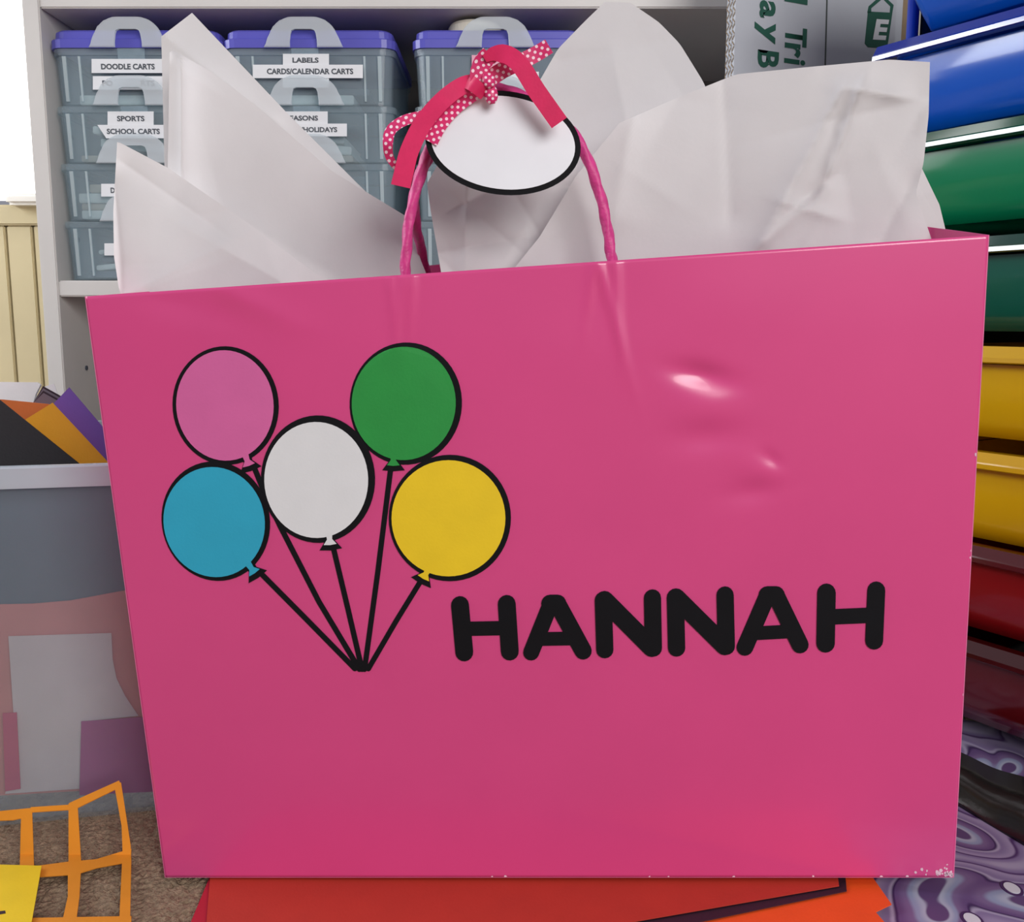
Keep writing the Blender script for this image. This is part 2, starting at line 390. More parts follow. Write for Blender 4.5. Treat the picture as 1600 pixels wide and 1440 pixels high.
def booklets(cx, tier, items, label, group='booklets inside the storage towers'):
    z = zj[tier + 1] + .0032
    for q_, (dx, w_, h_, tilt, m, dy) in enumerate(items):
        bm = bmesh.new(); box(bm, -w_/2, w_/2, -.05, .05, 0, h_, bev=.0008)
        o = obj('booklet', bm, M[m]); o.location = (cx + dx, TF + .062 + dy, z + abs(math.sin(tilt)) * w_ / 2); o.rotation_euler = (0, tilt, 0)
        tag(o, ('lowest', 'second', 'third', 'topmost')[3 if q_ == len(items) - 1 else q_] + ' ' + label, 'booklet', group); z += h_ + abs(math.sin(tilt)) * .02 + .0006
for cx, nm in ((cxs[0], 'labelled doodle and sports'), (cxs[1], 'labelled calendar and holidays'), (cxs[2], 'under the cream tape roll')):
    booklets(cx, 0, [(-.01, .10, .009, 0, 'booklet', 0), (.01, .09, .006, 0, 'booklet_dark', .004)], 'flat booklet in the top tier of the tower ' + nm)
    booklets(cx, 1, [(-.012, .10, .006, 0, 'booklet_tan', 0), (-.004, .08, .008, .10, 'booklet', .003), (-.01, .08, .007, .12, 'booklet', 0)], 'tilted booklet in the second tier of the tower ' + nm)
    booklets(cx, 2, [(-.01, .11, .008, 0, 'booklet', 0), (-.008, .115, .006, 0, 'booklet_tan', .002), (-.012, .11, .009, 0, 'booklet', 0), (-.006, .10, .008, 0, 'booklet_tan', 0)], 'stacked booklet in the third tier of the tower ' + nm)
    booklets(cx, 3, [(-.006, .11, .006, 0, 'booklet_dark', 0), (-.004, .10, .005, -.10, 'booklet', 0), (-.004, .09, .005, -.12, 'booklet_dark', 0), (-.006, .09, .004, -.14, 'booklet', 0)], 'leaning booklet in the bottom tier of the tower ' + nm)

# cream tape roll on the third tower
p0, p1 = PY(700, 49, TF + .03), PY(783, 49, TF + .03); r = (p1.x - p0.x) / 2; zz = ztop + .0004; hh = .0125
bm = bmesh.new()
def ring(rr, z): return [Vector((p0.x + r + rr * math.cos(a * math.pi / 20), TF + .012 + r + rr * math.sin(a * math.pi / 20), z)) for a in range(40)]
loft(bm, [ring(r, zz), ring(r, zz + hh * .75), ring(r - .002, zz + hh), ring(r * .6, zz + hh), ring(r * .6, zz)], False, False)
bm.faces.ensure_lookup_table()
tag(obj('tape_roll', bm, M['tape_cream'], smooth=False), 'cream tape roll lying flat on a purple tower lid', 'tape roll')

# ------------------------------------------------------------------ display boards behind the drawer cart
BO = PY(1148, 60, 0.84); ya = math.radians(25)
BU = Vector((math.cos(ya), math.sin(ya), 0)); BN = Vector((math.sin(ya), -math.cos(ya), 0))     # along, outward (towards camera)
lean = 0.0
db = empty('display_board', (BO.x, BO.y, 0)); tag(db, 'folded white tri-fold display board with green printing', 'display board')
def bpt(px, py): return PPL(px, py, BO, BN)
wB = (bpt(1398, 60) - BO).dot(BU)
for k in range(3):
    a = BO - BN * (.0040 * k); a.z = 0
    bm = bmesh.new(); A = [a, a + BU * wB, a + BU * wB + UZ * .92, a + UZ * .92]; prism(bm, A, -BN * .0034); o = obj('board_panel', bm, [M['board_white']], db)
    bm = bmesh.new(); n = 2
    # flute zigzag on the visible edge
    zc = .30
    while zc < .72:
        for s in range(1):
            q = a - BU * .0004 - BN * .0003 + UZ * zc
            prism(bm, [q, q - BN * .0028 + UZ * .0035, q - BN * .0028 + UZ * .0045, q + UZ * .001], -BU * .0003)
            q2 = q + UZ * .0045
            prism(bm, [q2 - BN * .0028, q2 + UZ * .0035, q2 + UZ * .0045, q2 - BN * .0028 + UZ * .001], -BU * .0003)
        zc += .009
    e = obj('corrugated_edge', bm, M['board_brown'], db); e['label'] = 'tan fluted edge'
def btext(s, x0, x1, y0, y1):           # text turned clockwise: reads downwards, letter tops to the right; pixel box
    a = bpt(x0, y0) + BN * .0003; wd = (bpt(x0, y0) - bpt(x0, y1)).length; ht = (bpt(x1, y0) - bpt(x0, y0)).length
    lettering(s, a, -UZ, BU, wd, ht, M['print_green'], db, .03)
btext('T', 1227, 1261, 40, 70); btext('r', 1226, 1251, 66, 88); btext('i', 1225, 1258, 90, 98.5); btext('l', 1226, 1262, -16, 2)
btext('a', 1187, 1212, -1, 27); btext('y', 1179, 1212, 32, 65); btext('B', 1184, 1217, 77, 104.5)
bm = bmesh.new(); prism(bm, [bpt(1292, -40), bpt(1294, -40), bpt(1289.5, 130), bpt(1287.5, 130)], BN * .0003); obj('printed_line', bm, M['print_dark'], db)
lg = [(1356, 18), (1394, 20), (1388, 62), (1386, 73), (1380, 75), (1356, 74), (1351, 68)]
bm = bmesh.new(); prism(bm, [bpt(*p) for p in lg], BN * .0003)
for q in ([(1355, 20), (1357, 10), (1375, -6), (1380, -3), (1361, 13), (1361, 20)], [(1375, -6), (1380, -7), (1396, 8), (1394, 20), (1390, 20), (1391, 10)]):
    prism(bm, [bpt(*p) for p in q], BN * .0003)
lo = obj('printed_logo', bm, M['print_green'], db)
a = bpt(1363, 62) + BN * .0006; lettering('E', a, (bpt(1383, 63) - bpt(1363, 62)).normalized(), (bpt(1369, 30) - bpt(1363, 62)).normalized(), (bpt(1383, 63) - bpt(1363, 62)).length, (bpt(1369, 30) - bpt(1363, 62)).length, M['label_white'], lo, .04)
sb = empty('cardboard_sheet', (bpt(1404, 60).x, BO.y + .07, 0)); tag(sb, 'brown backed white cardboard sheet standing beside the display board', 'cardboard')
for nm, x0, x1, m, dy in (('white_liner', 1399, 1408, 'board_white', .012), ('brown_liner', 1408, 1419, 'board_brown', .016)):
    a, b = PPL(x0, 40, BO - BN * dy, BN), PPL(x1 + 1, 40, BO - BN * dy, BN); a.z = b.z = 0
    bm = bmesh.new(); prism(bm, [a, b, b + UZ * .86, a + UZ * .86], -BN * .004); obj(nm, bm, M[m], sb)

# ------------------------------------------------------------------ drawer cart
C0 = PD(1545, 720, 0.607); C0.z = 0
yw = math.atan2(930, F)
CA = Vector((-math.sin(yw), math.cos(yw), 0)); CI = Vector((math.cos(yw), math.sin(yw), 0))     # along the front (away), into the cart
def cp(t, i, z): return C0 + CA * t + CI * i + UZ * z
CN = Vector(CI) * -1
def zpx(y): d = ray(1545, y); return CAM.z + d.z / (d.x / ((C0 - CAM).x)) if False else (CAM + d * ((C0 - CAM).dot(CI) / d.dot(CI))).z
rims = [zpx(y) for y in (54, 218, 396, 567, 733, 881, 1033)]
pitch = (rims[0] - rims[-1]) / 6
rims = [rims[0] + pitch] + rims
cart = tag(empty('drawer_cart', cp(-.1, .18, 0)), 'rolling drawer cart with coloured translucent drawers in a dark frame', 'drawer cart')
T1 = 0.100; TL = 0.36
cm = ['drawer_blue', 'drawer_blue', 'drawer_green', 'drawer_teal', 'drawer_yellow', 'drawer_yellow', 'drawer_red', 'drawer_maroon']
cn = ['blue', 'blue', 'green', 'dark green', 'yellow', 'yellow', 'red', 'maroon']
for k, zr in enumerate(rims):
    m = M[cm[k]]
    ta, tb = T1 - TL, T1
    # tray body: tapered, slightly bowed front
    zt, zb = zr - .001, zr - pitch + .017
    loops = []
    for q in range(5):
        s = q / 4; z = zb + (zt - zb) * s; ins = .020 * (1 - s) + .007; fr = .004 + .008 * (1 - s) - .0035 * math.sin(math.pi * s)
        a, b = ta + ins, tb - ins; rr = .008; L_ = []
        for (tt, ii, sa) in ((b - rr, fr + rr, 0), (b - rr, .33 - rr, 1), (a + rr, .33 - rr, 2), (a + rr, fr + rr, 3)):
            for e in range(4):
                an = math.radians(-90 + 90 * sa + 30 * e)
                L_.append(cp(tt + rr * math.cos(an), ii + rr * math.sin(an), z))
        loops.append(L_)
    bm = bmesh.new(); loft(bm, loops, True, False)
    inner = [[p + UZ * .0 for p in L_] for L_ in loops]
    d = obj('drawer', bm, m, cart, smooth=True); d['label'] = cn[k] + ' translucent plastic drawer'
    # rim bar around the top edge
    bm = bmesh.new()
    Mx = Matrix(((CA.x, CI.x, 0, C0.x), (CA.y, CI.y, 0, C0.y), (0, 0, 1, 0), (0, 0, 0, 1)))
    prof = [(.006, 0), (-.0052, 0), (-.0062, .0008), (-.0060, .0036), (-.0052, .0045), (-.0015, .0105), (.006, .0105)]
    prism(bm, [cp(ta, i_, zr + z_) for i_, z_ in prof], CA * (tb - ta))
    box(bm, tb - .010, tb, .006, .33, zr, zr + .009, Mx, bev=.0016); box(bm, ta, ta + .010, .006, .33, zr, zr + .009, Mx, bev=.0016)
    box(bm, ta, tb, .33, .34, zr, zr + .009, Mx, bev=.0016)
    obj('drawer_rim', bm, M[cm[k].replace('drawer', 'rim')], d)
ztopc = rims[0] + .06
for tt in (T1 + .0055, T1 - TL - .0055):
    for ii in (.042, .30):
        bm = bmesh.new(); s = .004
        loft(bm, [[cp(tt + s * math.cos(a * math.pi / 6) * (1 if q else 1), ii + s * math.sin(a * math.pi / 6), z) for a in range(12)] for q, z in enumerate((.034, ztopc))])
        obj('post', bm, M['post_reflect_blue'], cart, smooth=True)
        bm = bmesh.new(); c = cp(tt, ii, .0155)
        bmesh.ops.create_cone(bm, cap_ends=True, segments=20, radius1=.015, radius2=.015, depth=.012, matrix=Matrix.Translation(c) @ Matrix.Rotation(math.pi/2, 4, 'Y'))
        box(bm, c.x - .009, c.x + .009, c.y - .006, c.y + .006, .018, .036)
        obj('caster', bm, M['caster_black'], cart)
bm = bmesh.new(); box(bm, T1 - TL, T1, .02, .33, .030, .036, Mx, bev=.002); obj('base_frame', bm, M['frame_dark'], cart)
bm = bmesh.new(); box(bm, T1 - TL, T1, 0, .34, ztopc, ztopc + .012, Mx, bev=.003); obj('top_tray', bm, M['frame_dark'], cart)
bm = bmesh.new(); box(bm, T1 - TL + .02, T1 - .02, .325, .329, .036, ztopc, Mx); obj('back_plate', bm, M['frame_dark'], cart)
for tt in (T1 + .001, T1 - TL - .003):
    bm = bmesh.new(); box(bm, tt, tt + .002, .047, .335, .036, ztopc, Mx); obj('side_plate', bm, M['frame_dark'], cart)

# ------------------------------------------------------------------ plastic bin with papers
FA, FB = PZ(0, 1292, 0), PZ(240, 1268, 0)
bu = (FB - FA).normalized(); bn = Vector((bu.y, -bu.x, 0))
def bb(t, i, z): return FA + bu * t - bn * i + UZ * z
zrim = PPL(100, 726, bb(0, -.008, 0), bn).z; zband = PPL(100, 757, bb(0, -.008, 0), bn).z
bin_ = tag(empty('plastic_bin', bb(.0, .12, 0)), 'frosted clear plastic bin filled with coloured papers', 'bin')
tA, tB = -.26, .098; DP = .235
def binloop(z, out, inset=0): return [bb(t, i, z) for t, i in ((tA - out + inset, -out + inset), (tB + out - inset, -out + inset), (tB + out - inset, DP + out - inset), (tA - out + inset, DP + out - inset))]
bm = bmesh.new()
loft(bm, [binloop(.001, 0), binloop(.006, .0015), binloop(zband, .008), binloop(zband, .008, .002), binloop(.0035, .0015, .002)])
obj('tub', bm, M['bin_frost'], bin_)
bm = bmesh.new(); loft(bm, [binloop(zband - .001, .0085), binloop(zband - .001, .011), binloop(zrim - .001, .011), binloop(zrim, .010), binloop(zrim, .005), binloop(zband - .001, .0055)], False, False)
obj('rim', bm, M['bin_rim'], bin_)
def sheet(name, m, pts, plane_i, th=.0006, label='', cat='paper', tilt=0.0):
    """thin sheet standing in the bin, outline in pixels on a plane plane_i behind the bin front, leaning back by tilt"""
    n = (bn * math.cos(tilt) + UZ * math.sin(tilt)); o_ = bb(0, plane_i, .02)
    bm = bmesh.new(); prism(bm, [PPL(x, y, o_, n) for x, y in pts], -n * th); return tag(obj(name, bm, M['paper_' + m]), label, cat)
sheet('paper_sheet', 'black', [(-140, 560), (0, 625), (60, 673), (126, 726), (190, 800), (150, 905), (-120, 905)], .034, .0012, 'black card sheet slanting across the front of the bin', tilt=.06)
sheet('paper_sheet', 'gold', [(40, 655), (82, 629), (166, 719), (230, 800), (150, 860), (60, 800)], .046, .0008, 'gold yellow card sheet between the black and purple sheets', tilt=.06)
sheet('paper_sheet', 'orange', [(-30, 622), (5, 624), (76, 631), (130, 700), (80, 790), (-30, 760)], .054, .0008, 'burnt orange card sheet behind the gold one', tilt=.06)
sheet('paper_sheet', 'purple', [(84, 630), (108, 605), (165, 672), (230, 760), (200, 850), (120, 800)], .064, .0008, 'purple card sheet leaning beside the gold one', tilt=.06)
for k in range(4):
    dx, dy = k * 2.6, k * 3.6
    sheet('card_strip', 'grey' if k % 2 else 'plum', [(52 + dx * .2, 629 - dy * .1 - 0), (67 + dx * .1, 603 + dy), (94 + dx * .1, 618 + dy), (130, 660 + dy), (110, 780), (60, 760)], .090 - k * .004, .0008,
          ('outermost', 'second', 'third', 'innermost')[k] + ' dark card of the small striped pack beside the white pad', 'card', tilt=.06)['group'] = 'striped pack of cards in the bin'
sheet('paper_pad', 'white', [(-60, 596), (58, 597), (63, 601), (56, 615), (52, 629), (40, 690), (-60, 690)], .105, .004, 'thick white paper pad sticking out at the back of the bin', 'paper', tilt=.10)
sheet('paper_sheet', 'white', [(69, 604), (84, 599), (100, 640), (110, 720), (70, 720)], .115, .0006, 'white paper corner peeking up behind the striped pack', tilt=.06)
sheet('paper_sheet', 'slate', [(-110, 745), (0, 742), (120, 738), (225, 734), (238, 840), (246, 950), (250, 1100), (-90, 1110)], .0105, .0006, 'slate blue paper showing through the upper front of the bin')
sheet('paper_sheet', 'salmon', [(-110, 945), (0, 944), (50, 943), (110, 938), (180, 925), (236, 915), (246, 960), (252, 1228), (-60, 1246)], .0085, .0006, 'salmon pink paper showing through the lower front of the bin')
sheet('paper_sheet', 'pale', [(13, 994), (174, 989), (176, 1030), (182, 1060), (196, 1088), (216, 1118), (128, 1127), (124, 1232), (8, 1240), (24, 1160)], .0062, .0006, 'pale white paper with a curved edge showing through the bin')
sheet('paper_sheet', 'pink', [(4, 1114), (26, 1113), (32, 1232), (8, 1236)], .0040, .0005, 'narrow rose pink paper strip showing through the bin')
sheet('paper_sheet', 'magenta', [(127, 1127), (240, 1119), (250, 1236), (124, 1242)], .0040, .0005, 'magenta paper showing through the bin beside the pale sheet')

# ------------------------------------------------------------------ things on the carpet
tp = .014
tote = tag(empty('fabric_tote', (.27, .55, 0)), 'purple swirl patterned tote lying flat under the drawer cart', 'tote bag')
bm = bmesh.new()
outl = [PZ(1345, 1372, tp).xy, PZ(1322, 1500, tp).xy, Vector((.43, .37)), Vector((.43, .52)), Vector((.335, .665)), Vector((.20, .672)), Vector((.10, .63)), Vector((.105, .50))]
def tl(z, s): c = Vector((.27, .52)); return [Vector((*(c + (p - c) * s), z)) for p in resample_xy]
resample_xy = [p.xy for p in smoothline([Vector((p.x, p.y, 0)) for p in outl + outl[:1]], 60, 1)][:-1]
loft(bm, [tl(.0005, .97), tl(.004, 1.0), tl(tp - .003, 1.0), tl(tp - .0006, .985), tl(tp, .955)])
body = obj('tote_body', bm, M['swirl_fabric'], tote, smooth=True)
bm = bmesh.new(); N_ = 14; rows = []
for i in range(N_ + 1):
    s = i / N_; a = PZ(1470 + 160 * s, 1170 + 62 * s, tp).lerp(PZ(1470 + 160 * s, 1250 + 92 * s, tp), 0); b = PZ(1470 + 160 * s, 1243 + 96 * s, tp)
    hgt = .0022 + .001 * math.sin(s * 9)
    rows.append([a, a + UZ * hgt, a.lerp(b, .5) + UZ * (hgt + .0035), b + UZ * hgt, b])
loft(bm, rows); obj('strap', bm, M['strap_dark'], tote, smooth=True)['label'] = 'shiny dark strap'
for x, y, r1 in ((1581, 1388, .0042), (1519, 1437, .0042)):
    c = PZ(x, y, tp)
    for rr, z, m, nm in ((r1 * 1.38, .0003, 'dot_plum', 'printed_ring'), (r1, .0006, 'dot_white', 'printed_dot')):
        bm = bmesh.new(); prism(bm, [c + Vector((rr * math.cos(a * .2618) * .86, rr * math.sin(a * .2618) * 1.15, z)) for a in range(24)], Vector((0, 0, -.0004))); obj(nm, bm, M[m], tote)

def flat(name, m, pts, label, cat='paper', th=.0005):
    """sheet of paper on the ground: (px, py, z) corners"""
    P = [PZ(x, y, z) for x, y, z in pts]
    bm = bmesh.new(); prism(bm, P, UZ * -th); return tag(obj(name, bm, M['paper_' + m]), label, cat)
flat('paper_sheet', 'red', [(335, 1352, .0012), (296, 1445, .0012), (285, 1490, .0012), (620, 1490, .0016), (620, 1352, .0016)], 'crimson paper whose edge peeks out left of the rust paper')
def under(px, lay): return .0022 + .0205 * min(1, max(0, (px - 258) / 1232)) - .0008 - .0011 * lay
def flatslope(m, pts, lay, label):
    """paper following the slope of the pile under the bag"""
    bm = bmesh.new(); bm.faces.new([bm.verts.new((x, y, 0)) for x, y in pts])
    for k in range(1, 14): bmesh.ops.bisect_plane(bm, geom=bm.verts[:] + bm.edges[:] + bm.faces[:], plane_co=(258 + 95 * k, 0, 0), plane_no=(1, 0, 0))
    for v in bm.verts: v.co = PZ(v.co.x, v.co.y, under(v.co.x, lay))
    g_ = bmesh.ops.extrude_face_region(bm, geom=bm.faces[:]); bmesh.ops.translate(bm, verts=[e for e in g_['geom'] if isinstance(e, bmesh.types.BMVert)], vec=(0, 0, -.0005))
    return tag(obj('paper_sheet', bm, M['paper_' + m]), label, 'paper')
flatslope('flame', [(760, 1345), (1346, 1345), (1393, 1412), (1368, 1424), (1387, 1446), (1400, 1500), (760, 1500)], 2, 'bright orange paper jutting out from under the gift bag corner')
flatslope('plum', [(800, 1345), (1319, 1345), (1323, 1391), (1085, 1441), (880, 1490), (800, 1490)], 1, 'dark plum sheet for the shadow gap between the orange and rust papers')  # dark sheet laid in to draw the shadow in the gap between papers
flatslope('shaded', [(330, 1345), (1306, 1345), (1311, 1383), (978, 1441), (700, 1492), (318, 1500)], 0, 'rust orange paper, darkened for shade, directly beneath the pink gift bag')  # orange sheet whose shade is put into its darker, redder colour

# die-cut frames and the yellow sheet
def dz(px, py):
    k = max(0, (1335 - py) / 115.0)
    if k == 0: return PZ(px, py, .0035)
    b = PZ(px, 1335, .0035); return PY(px, py, b.y + .012 * k)
bars = [[(108, 1254), (186, 1219), (190, 1228), (112, 1266)], [(107, 1255), (121, 1255), (127, 1350), (107, 1350)], [(178, 1224), (189, 1222), (204, 1320), (205, 1345), (192, 1345), (190, 1290)],
        [(60, 1352), (105, 1346), (150, 1342), (190, 1330), (205, 1326), (204, 1346), (150, 1356), (118, 1366), (60, 1370)], [(106, 1346), (127, 1346), (124, 1400), (118, 1445), (96, 1445), (106, 1400)],
        [(191, 1340), (205, 1340), (203, 1445), (186, 1445)], [(40, 1434), (205, 1431), (205, 1450), (40, 1450)],
        [(-30, 1270), (50, 1262), (50, 1275), (20, 1281), (-30, 1283)], [(33, 1270), (50, 1264), (53, 1352), (31, 1352)], [(48, 1261), (110, 1257), (110, 1265), (48, 1269)]]
bm = bmesh.new()
for i_, b in enumerate(bars):
    b2 = bmesh.new(); b2.faces.new([b2.verts.new((x, y, 0)) for x, y in b])
    for yy in range(1215, 1341, 12): bmesh.ops.bisect_plane(b2, geom=b2.verts[:] + b2.edges[:] + b2.faces[:], plane_co=(0, yy, 0), plane_no=(0, 1, 0))
    for v in b2.verts: v.co = dz(v.co.x, v.co.y) + Vector((0, 0, .00002 * i_))
    g_ = bmesh.ops.extrude_face_region(b2, geom=b2.faces[:]); bmesh.ops.translate(b2, verts=[e for e in g_['geom'] if isinstance(e, bmesh.types.BMVert)], vec=(0, .0003, -.0005))
    tm = bpy.data.meshes.new('tmp'); b2.to_mesh(tm); b2.free(); bm.from_mesh(tm); bpy.data.meshes.remove(tm)
tag(obj('die_cut_frame', bm, M['paper_die']), 'orange die-cut paper frame with open windows on the carpet', 'paper frame')
ye = tag(empty('paper_card', PZ(20, 1400, .0055)), 'bright yellow card lying on the orange die-cut frame', 'card')
bm = bmesh.new(); prism(bm, [PZ(x, y, .0055) for x, y in ((-120, 1347), (65, 1352), (44, 1470), (-140, 1470))], UZ * -.0006); obj('card_body', bm, M['paper_yellow'], ye)
bm = bmesh.new(); prism(bm, [PZ(x, y, .0057) for x, y in ((-8, 1424), (8, 1422), (9, 1426), (-8, 1429))], UZ * -.0002); obj('printed_mark', bm, M['paper_plum'], ye)

# ------------------------------------------------------------------ gift bag
TLp, TRp, BRp, BLp = PD(133, 463, .4531), PD(1545, 367, .4156), PD(1490, 1370, .4799), PD(258, 1370, .5174)
bnrm = ((TRp - TLp).cross(BLp - TLp)).normalized()
if bnrm.y > 0: bnrm = -bnrm
def base(u, v): return TLp.lerp(TRp, u).lerp(BLp.lerp(BRp, u), v)
def inv(px, py):
    u, v = (px - 133) / 1400, (py - 420) / 950
    for _ in range(8):
        x, y = proj(base(u, v)); h = 1e-4
        xu, yu = proj(base(u + h, v)); xv, yv = proj(base(u, v + h))
        a, b, c, d = (xu - x) / h, (xv - x) / h, (yu - y) / h, (yv - y) / h; D = a * d - b * c
        ex, ey = px - x, py - y; u += (d * ex - b * ey) / D; v += (a * ey - c * ex) / D
    return u, v
BW, BH = .41, .31
def g2(x, y, cx, cy, sx, sy, ang=0):
    a = math.radians(ang); dx, dy = x - cx, y - cy; p = dx * math.cos(a) + dy * math.sin(a); q = -dx * math.sin(a) + dy * math.cos(a)
    return math.exp(-(p / sx) ** 2 - (q / sy) ** 2)
def soft(px, py, ax, ay, bx, by, w_):          # ridge along a segment (pixels)
    dx, dy = bx - ax, by - ay; L = math.hypot(dx, dy); t = ((px - ax) * dx + (py - ay) * dy) / (L * L); q = abs((px - ax) * dy - (py - ay) * dx) / L
    e = 1 if 0 <= t <= 1 else math.exp(-(min(abs(t), abs(t - 1)) * L / 40) ** 2)
    return math.exp(-(q / w_) ** 2) * e * (1 - .7 * min(1, max(0, t)))
def dent(px, py):
    h = 0.0
    h += -.0024 * g2(px, py, 1096, 586, 46, 18, 12) + .0010 * g2(px, py, 1100, 640, 50, 34) - .0012 * g2(px, py, 1105, 680, 52, 24, -5)
    h += .0008 * g2(px, py, 1190, 738, 46, 24, 30) - .0008 * g2(px, py, 1205, 716, 18, 10, 40) - .0010 * g2(px, py, 1180, 766, 50, 18, -10)
    for ax, ay, bx, by in ((940, 425, 985, 590), (962, 420, 970, 560), (925, 430, 915, 500), (630, 445, 622, 520), (644, 445, 640, 530), (612, 450, 620, 540)):
        h += .0010 * soft(px, py, ax, ay, bx, by, 8)
    h += .0014 * soft(px, py, 360, 455, 450, 500, 22) - .0005 * soft(px, py, 260, 470, 330, 490, 20)
    h += .0004 * g2(px, py, 1000, 470, 200, 60) * math.sin(px * .012)
    return h
def S(u, v, off=0.0):
    p = base(u, v); px, py = proj(p)
    return p + bnrm * (off + dent(px, py) + .0022 * math.sin(math.pi * min(1, max(0, u))) * math.sin(math.pi * min(1, max(0, v))))
bag = tag(empty('gift_bag', (BLp + BRp) / 2), 'glossy pink paper gift bag with balloon cutouts and black letters', 'gift bag')
NU, NV = 280, 200
bm = bmesh.new()
G = [[bm.verts.new(S(i / NU, j / NV)) for j in range(NV + 1)] for i in range(NU + 1)]
for i in range(NU):
    for j in range(NV): bm.faces.new((G[i][j], G[i+1][j], G[i+1][j+1], G[i][j+1]))
fp = obj('front_panel', bm, [M['bag_pink'], M['bag_edge']], bag, smooth=True)
so = fp.modifiers.new('thickness', 'SOLIDIFY'); so.thickness = .0005; so.offset = -1 if fp.data.polygons[0].normal.dot(bnrm) > 0 else 1; so.material_offset_rim = 1
DEP = .105
def back(p, k=1.0):
    q = p - bnrm * DEP * k
    return q
kb = [back(TLp), back(TRp), back(BRp), back(BLp)]
for q, f_ in ((2, BRp), (3, BLp)): kb[q].z = f_.z
kb[1].z += .009
def panel(name, quads, m='bag_pink'):
    bm = bmesh.new()
    for qd in quads: bm.faces.new([bm.verts.new(p) for p in qd])
    bmesh.ops.remove_doubles(bm, verts=bm.verts[:], dist=1e-5)
    o = obj(name, bm, [M['bag_inside'] if m == 'bag_inside' else M['bag_pink'], M['bag_edge']], bag)
    s_ = o.modifiers.new('thickness', 'SOLIDIFY'); s_.thickness = .0005; s_.offset = 0; s_.material_offset_rim = 1
    return o
panel('back_panel', [[kb[0], kb[1], kb[2], kb[3]]])
ex = (TRp - TLp).normalized()
inn = .5
mT = TRp.lerp(kb[1], .5) - ex * .024 + UZ * .004; mB = BRp.lerp(kb[2], .5) - ex * .004
panel('side_gusset', [[TRp, mT, mB, BRp], [mT, kb[1], kb[2], mB]])
mT2 = TLp.lerp(kb[0], .5) + ex * .03; mB2 = BLp.lerp(kb[3], .5) + ex * .004
panel('side_gusset', [[TLp, mT2, mB2, BLp], [mT2, kb[0], kb[3], mB2]])
panel('base_panel', [[BLp, BRp, mB, kb[2], kb[3], mB2]])
# worn white nicks along the lower right corner and edges
bm = bmesh.new(); rg = random.Random(8)
for k in range(46):
    if k < 30: px, py = 1488 - abs(rg.gauss(0, 22)), 1368 - abs(rg.gauss(0, 7))
    elif k < 38: px, py = rg.uniform(300, 1450), 1369
    else: px, py = (1540 - 50 * ((yy := rg.uniform(600, 1350)) - 367) / 1003 + 2), yy
    s_ = rg.uniform(1.2, 3.2); pts = []
    for a in range(6):
        an = a * math.pi / 3; q = s_ * rg.uniform(.6, 1.3); u, v = inv(px + q * math.cos(an), py + q * math.sin(an)); pts.append(S(min(.9995, u), min(.9995, v), .00012))
    bm.faces.new([bm.verts.new(p) for p in pts])
nk = obj('worn_nicks', bm, M['paper_edge'], bag); nk['kind'] = 'stuff'

def decal(name, m, polys, z0, th, parent=bag):
    bm = bmesh.new()
    for pl in polys:
        uv = [inv(*p) for p in pl]
        prism(bm, [S(u, v, z0) for u, v in uv], [bnrm * th] * len(uv))
    return obj(name, bm, M[m], parent)
def ell(cx, cy, rx, ry, ang, n=56, egg=0.0):
    a = math.radians(ang); out = []
    for k in range(n):
        t = 2 * math.pi * k / n; x, y = rx * math.cos(t) * (1 - egg * math.sin(t)), ry * math.sin(t)
        out.append((cx + x * math.cos(a) - y * math.sin(a), cy + x * math.sin(a) + y * math.cos(a)))
    return out
def knot(x, y, dx, dy, s):       # little flared tail of a balloon
    L = math.hypot(dx, dy); dx, dy = dx / L, dy / L; nx, ny = -dy, dx
    return [(x + dx * a * s + nx * b * s, y + dy * a * s + ny * b * s) for a, b in ((-9, -5), (0, -4), (8, -10), (9, 0), (8, 10), (0, 4), (-9, 5))]
def capsule(x0, y0, x1, y1, wd, n=8, butt=False):
    a = math.atan2(y1 - y0, x1 - x0); r = wd / 2; out = []
    for k in range(n + 1): t = a + math.pi / 2 + math.pi * k / n; out.append((x0 + r * math.cos(t), y0 + r * math.sin(t)))
    for k in range(n + 1): t = a - math.pi / 2 + math.pi * k / n; out.append((x1 + r * math.cos(t), y1 + r * math.sin(t)))
    return out
BAL = [('pink', (353, 632.5, 76, 86, -6), (353.5, 633, 83, 92.5, -6), (388, 718, .35, 1)),
       ('green', (632, 629, 81, 88, 3), (635, 629.5, 87.5, 95, 3), (616, 717, 0, 1)),
       ('blue', (336.5, 814, 79, 86, -14), (338.5, 813, 84.5, 93.5, -14), (395, 886, .7, 1)),
       ('yellow', (702, 807, 88.5, 90, 0), (704, 807, 95, 98, 0), (667, 893, -.55, 1)),
       ('white', (496, 748, 81, 90, -2), (498.5, 747, 89, 99, -2), (517, 840, .1, 1))]
for k, (c, fi, ou, (kx, ky, dx, dy)) in enumerate(BAL):
    z = .00025 + .00006 * k
    b = decal('balloon', 'cut_black', [ell(*ou), knot(kx + dx * 2, ky + 2, dx, dy, 1.75)], z - .0002, .0003)
    b['label'] = c + ' paper balloon with a black outline'
    decal('balloon_face', 'cut_' + c, [ell(*fi), knot(kx, ky, dx, dy, 1.0)], .00062 + .00003 * k, .00025, b)
STR = [[(408, 893), (480, 965), (556, 1042)], [(398, 728), (416, 772), (440, 822), (500, 938), (563, 1043)], [(521, 848), (545, 948), (567, 1043)], [(612, 728), (592, 890), (571, 1043)], [(660, 903), (620, 968), (577, 1042)]]
for st in STR:
    decal('balloon_string', 'cut_black', [capsule(*a, *b, 8.2, 5) for a, b in zip(st, st[1:])], .00008, .00028)
zx = lambda x, y: (670 + x / 2.105, 870 + y / 2.105)
